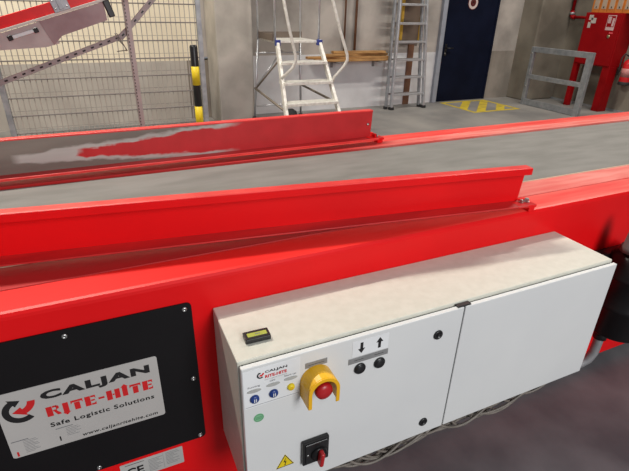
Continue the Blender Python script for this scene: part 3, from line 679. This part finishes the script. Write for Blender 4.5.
# planks on brackets
shelf = empty('wall_bracket', (3.4, YW, .68), 'pair of dark brackets on back wall carrying wooden planks', 'bracket')
for x in (3.05, 3.75): MB().box(x - .015, x + .015, YW - .30, YW, .675, .695).box(x - .015, x + .015, YW - .03, YW - .004, .6, .7).build('bracket_arm', GALVD, shelf)
pls = [(2.72, 3.93, 5.59, .697, 0, 'lowest wooden plank in front, lying flat on the wall brackets'), (2.95, 4.00, 5.696, .697, 0, 'low wooden plank against the back wall whose right end sticks out furthest'),
       (2.62, 3.90, 5.625, .731, -3, 'long wooden plank in the middle reaching furthest left toward platform ladder'), (2.85, 3.93, 5.64, .765, 4, 'upper wooden plank lying askew across the stack'), (3.02, 3.85, 5.63, .799, -4, 'topmost short wooden plank on the stack below brown pipes')]
for x0, x1, y, z, a, l in pls:
    m = MB(); M = Matrix.Translation(((x0 + x1) / 2, y, z)) @ Matrix.Rotation(math.radians(a), 4, 'Z')
    L_ = (x1 - x0) / 2; m.box(-L_, L_, -.05, .05, 0, .032, .003, 1, M=M)
    tag(m.build('wooden_plank', WOOD), l, 'plank', 'planks on the wall brackets')
# ================================================================ DOOR SIGN, FLOOR MARKING
m = MB(); m.lathe([(.10, 0), (.10, .003)], faceY(5.50, YW - .02, 1.50), n=32, smooth=False)
m.mi = 1
for k in range(32):
    a, b = 2 * math.pi * k / 32, 2 * math.pi * (k + 1) / 32
    m.poly([(5.50 + r_ * math.cos(t_), YW - .0245, 1.50 + r_ * math.sin(t_)) for r_, t_ in ((.055, a), (.092, a), (.092, b), (.055, b))])
m.mi = 2; m.box(5.485, 5.515, YW - .0265, YW - .0235, 1.455, 1.535, .002, 1); m.box(5.47, 5.53, YW - .0265, YW - .0235, 1.50, 1.515)
tag(m.build('round_sign', [mat('sign_dark_red', (.10, .01, .01), .5), mat('sign_white', (.60, .50, .48), .5), mat('sign_brown', (.10, .02, .02), .5)], None), 'round white and dark red sign fixed on navy door', 'sign')
m = MB(); mx0, mx1, my0, my1 = 5.03, 5.97, 4.80, 5.64; t_ = .055
m.box(mx0, mx1, my0, my0 + t_, 0, .003).box(mx0, mx1, my1 - t_, my1, 0, .003).box(mx0, mx0 + t_, my0 + t_, my1 - t_, 0, .003).box(mx1 - t_, mx1, my0 + t_, my1 - t_, 0, .003)
for P in ([(5.085, 5.02), (5.65, 5.585), (5.47, 5.585), (5.085, 5.20)], [(5.12, 4.855), (5.30, 4.855), (5.915, 5.47), (5.915, 5.585), (5.85, 5.585)], [(5.505, 4.855), (5.685, 4.855), (5.915, 5.085), (5.915, 5.265)]):
    m.poly([(p[0], p[1], .003) for p in P])
tag(m.build('floor_marking', mat('yellow_floor_paint', (.66, .50, .03), .6, col2=(.46, .35, .05), scale=9)), 'yellow keep-clear square with diagonal stripes painted before navy door', 'floor marking')
# ================================================================ GREY METAL GATE FRAME
ga = empty('metal_frame', (6.35, 4.6, 0), 'grey rectangular metal frame with middle rail standing before red hydrant cabinet', 'frame')
X_ = 6.35; ya, yb_, zt_ = 4.10, 5.12, .895; q = .045
MB().box(X_ - .03, X_ + .03, ya - q, ya + q, 0, zt_, .004).build('upright', GALV, ga)
MB().box(X_ - .03, X_ + .03, yb_ - .028, yb_ + .028, 0, zt_, .004).build('upright', GALV, ga)
for z, hh in ((zt_ - .04, .04), (.445, .033), (.05, .045)): MB().box(X_ - .025, X_ + .025, ya + q, yb_ - .028, z - hh, z + hh, .004).build('rail', GALV, ga)
for z in (.80, .30): MB().lathe([(.014, 0), (.014, .008), (.001, .010)], Matrix.Translation((X_ - .03, yb_, z)) @ Matrix.Rotation(math.radians(-90), 4, 'Y'), n=10).build('bolt', STEEL, ga)
# ================================================================ FIRE HYDRANT CABINET
hy = empty('hydrant_cabinet', (7.1, 4.5, 0), 'red fire hydrant cabinet on two posts against right wall with orange cartons on top', 'cabinet')
ZH0, ZH1 = .66, 1.405
m = MB(); m.box(7.0, 7.296, 4.23, 4.85, ZH0, ZH1, .006); m.build('body', FIRE, hy)
m = MB(); m.box(6.985, 7.0, 4.245, 4.835, ZH0 + .015, ZH1 - .015, .004); hd = m.build('door', FIRE, hy)
m = MB(); m.box(7.0, 7.18, 4.225, 4.345, 0, ZH0, .004); m.build('post', FIRE, hy)
def TX(x): return lambda u, v: Vector((x, u, v))
xs_ = 6.9835
m = MB(); m.box(xs_, 6.985, 4.325, 4.46, 1.17, 1.375)      # fire symbol plate: white frame, red field, white marks
m.mi = 1; m.box(xs_ - .001, xs_, 4.335, 4.450, 1.215, 1.365)
m.mi = 0; m.box(xs_ - .002, xs_ - .001, 4.395, 4.442, 1.265, 1.355).box(xs_ - .002, xs_ - .001, 4.343, 4.375, 1.225, 1.335)
m.build('fire_symbol', [mat('sign_pale_pink', (.62, .42, .42), .5), FIRE], hd)
m = MB(); m.box(xs_, 6.985, 4.70, 4.77, 1.30, 1.37).box(xs_, 6.985, 4.645, 4.73, 1.255, 1.33).box(xs_, 6.985, 4.72, 4.77, 1.19, 1.27); m.build('paper_notice', mat('notice', (.50, .46, .42), .6), hd)
MB().lathe([(.024, 0), (.024, .006), (.018, .008), (.006, .012), (.001, .012)], Matrix.Translation((6.985, 4.375, 1.085)) @ Matrix.Rotation(math.radians(-90), 4, 'Y'), n=18).build('lock', BRASS, hd)
MB().box(6.984 - .002, 6.985, 4.32, 4.38, 1.125, 1.145).build('lock_label', mat('pink_label', (.75, .08, .10), .5), hd)
MB().box(7.0, 7.08, 4.79, 4.865, 0, ZH0 + .09, .004).build('post', FIRE, hy)
MB().box(6.998, 7.0, 4.80, 4.84, .70, .72).build('post_label', WHITE, hy)
# orange cartons on top
for k in range(6):
    y0 = 4.80 - .125 * k
    m = MB(); m.box(7.03, 7.27, y0 - .118, y0, ZH1, ZH1 + .27, .003); o = m.build('orange_carton', ORANGE)
    tag(o, ('orange carton with pale label, leftmost of the row on hydrant cabinet', 'orange carton on hydrant cabinet, second from the left end of its row', 'orange carton on hydrant cabinet, third from the left end of its row', 'orange carton on hydrant cabinet, fourth from the left end of its row', 'orange carton on hydrant cabinet, fifth from the left, next to picture edge', 'orange carton at right end of the row, cut by picture edge')[k], 'carton', 'orange cartons on the hydrant cabinet')
    MB().box(7.027, 7.03, y0 - .108, y0 - .030, ZH1 + .05, ZH1 + .25).build('label', mat('carton_label', (.46, .36, .27), .6), o)
    MB().box(7.025, 7.027, y0 - .075, y0 - .060, ZH1 + .06, ZH1 + .085).build('label_mark', INK, o)
# fire pipe
fp = empty('sprinkler_pipe', (7.25, 5.3, 1.3), 'thin dark red pipe running down right wall and along to hydrant cabinet', 'pipe')
MB().tube([(7.25, 5.31, 3.0), (7.25, 5.31, 1.40)], .024, 12).tube([(7.25, 5.25, 1.325), (7.25, 4.856, 1.325)], .022, 12).build('pipe_run', FIRE, fp)
MB().tube([(7.25, 5.31, 1.42), (7.25, 5.31, 1.35), (7.25, 5.29, 1.328), (7.25, 5.24, 1.325)], .032, 12).build('elbow', FIRE, fp)
for z in (1.38, 1.60): MB().tube([(7.25, 5.31, z - .018), (7.25, 5.31, z + .018)], .038, 12).build('collar', GALV, fp)
# extinguisher
ex = empty('fire_extinguisher', (7.2, 4.07, .42), 'red fire extinguisher hanging on right wall beside hydrant cabinet', 'extinguisher')
m = MB(); m.lathe([(.060, .43), (.078, .44), (.080, .46), (.080, .72), (.070, .755), (.035, .785), (.022, .80), (.001, .80)], up(7.2, 4.07, 0), n=28); m.build('cylinder', mat('extinguisher_red', (.60, .015, .02), .3), ex)
MB().lathe([(.082, .425), (.083, .43), (.083, .47), (.081, .472)], up(7.2, 4.07, 0), n=28).build('base_ring', RUBBER, ex)
m = MB(); m.lathe([(.0808, .54), (.0808, .66)], up(7.2, 4.07, 0), n=28); m.build('label_band', mat('label_band', (.50, .20, .19), .5), ex)
MB().lathe([(.020, .79), (.020, .83), (.012, .84), (.012, .87)], up(7.2, 4.07, 0), n=14).box(7.19, 7.21, 4.0, 4.12, .86, .875).box(7.19, 7.21, 4.02, 4.12, .835, .845).build('valve', BLACK, ex)
MB().tube([(7.19, 4.10, .83), (7.16, 4.15, .86), (7.13, 4.165, .80), (7.12, 4.155, .68), (7.12, 4.15, .56)], .011, 8).build('hose', RUBBER, ex)
MB().box(7.26, 7.30, 4.03, 4.11, .60, .78).build('wall_hook', BLACK, ex)
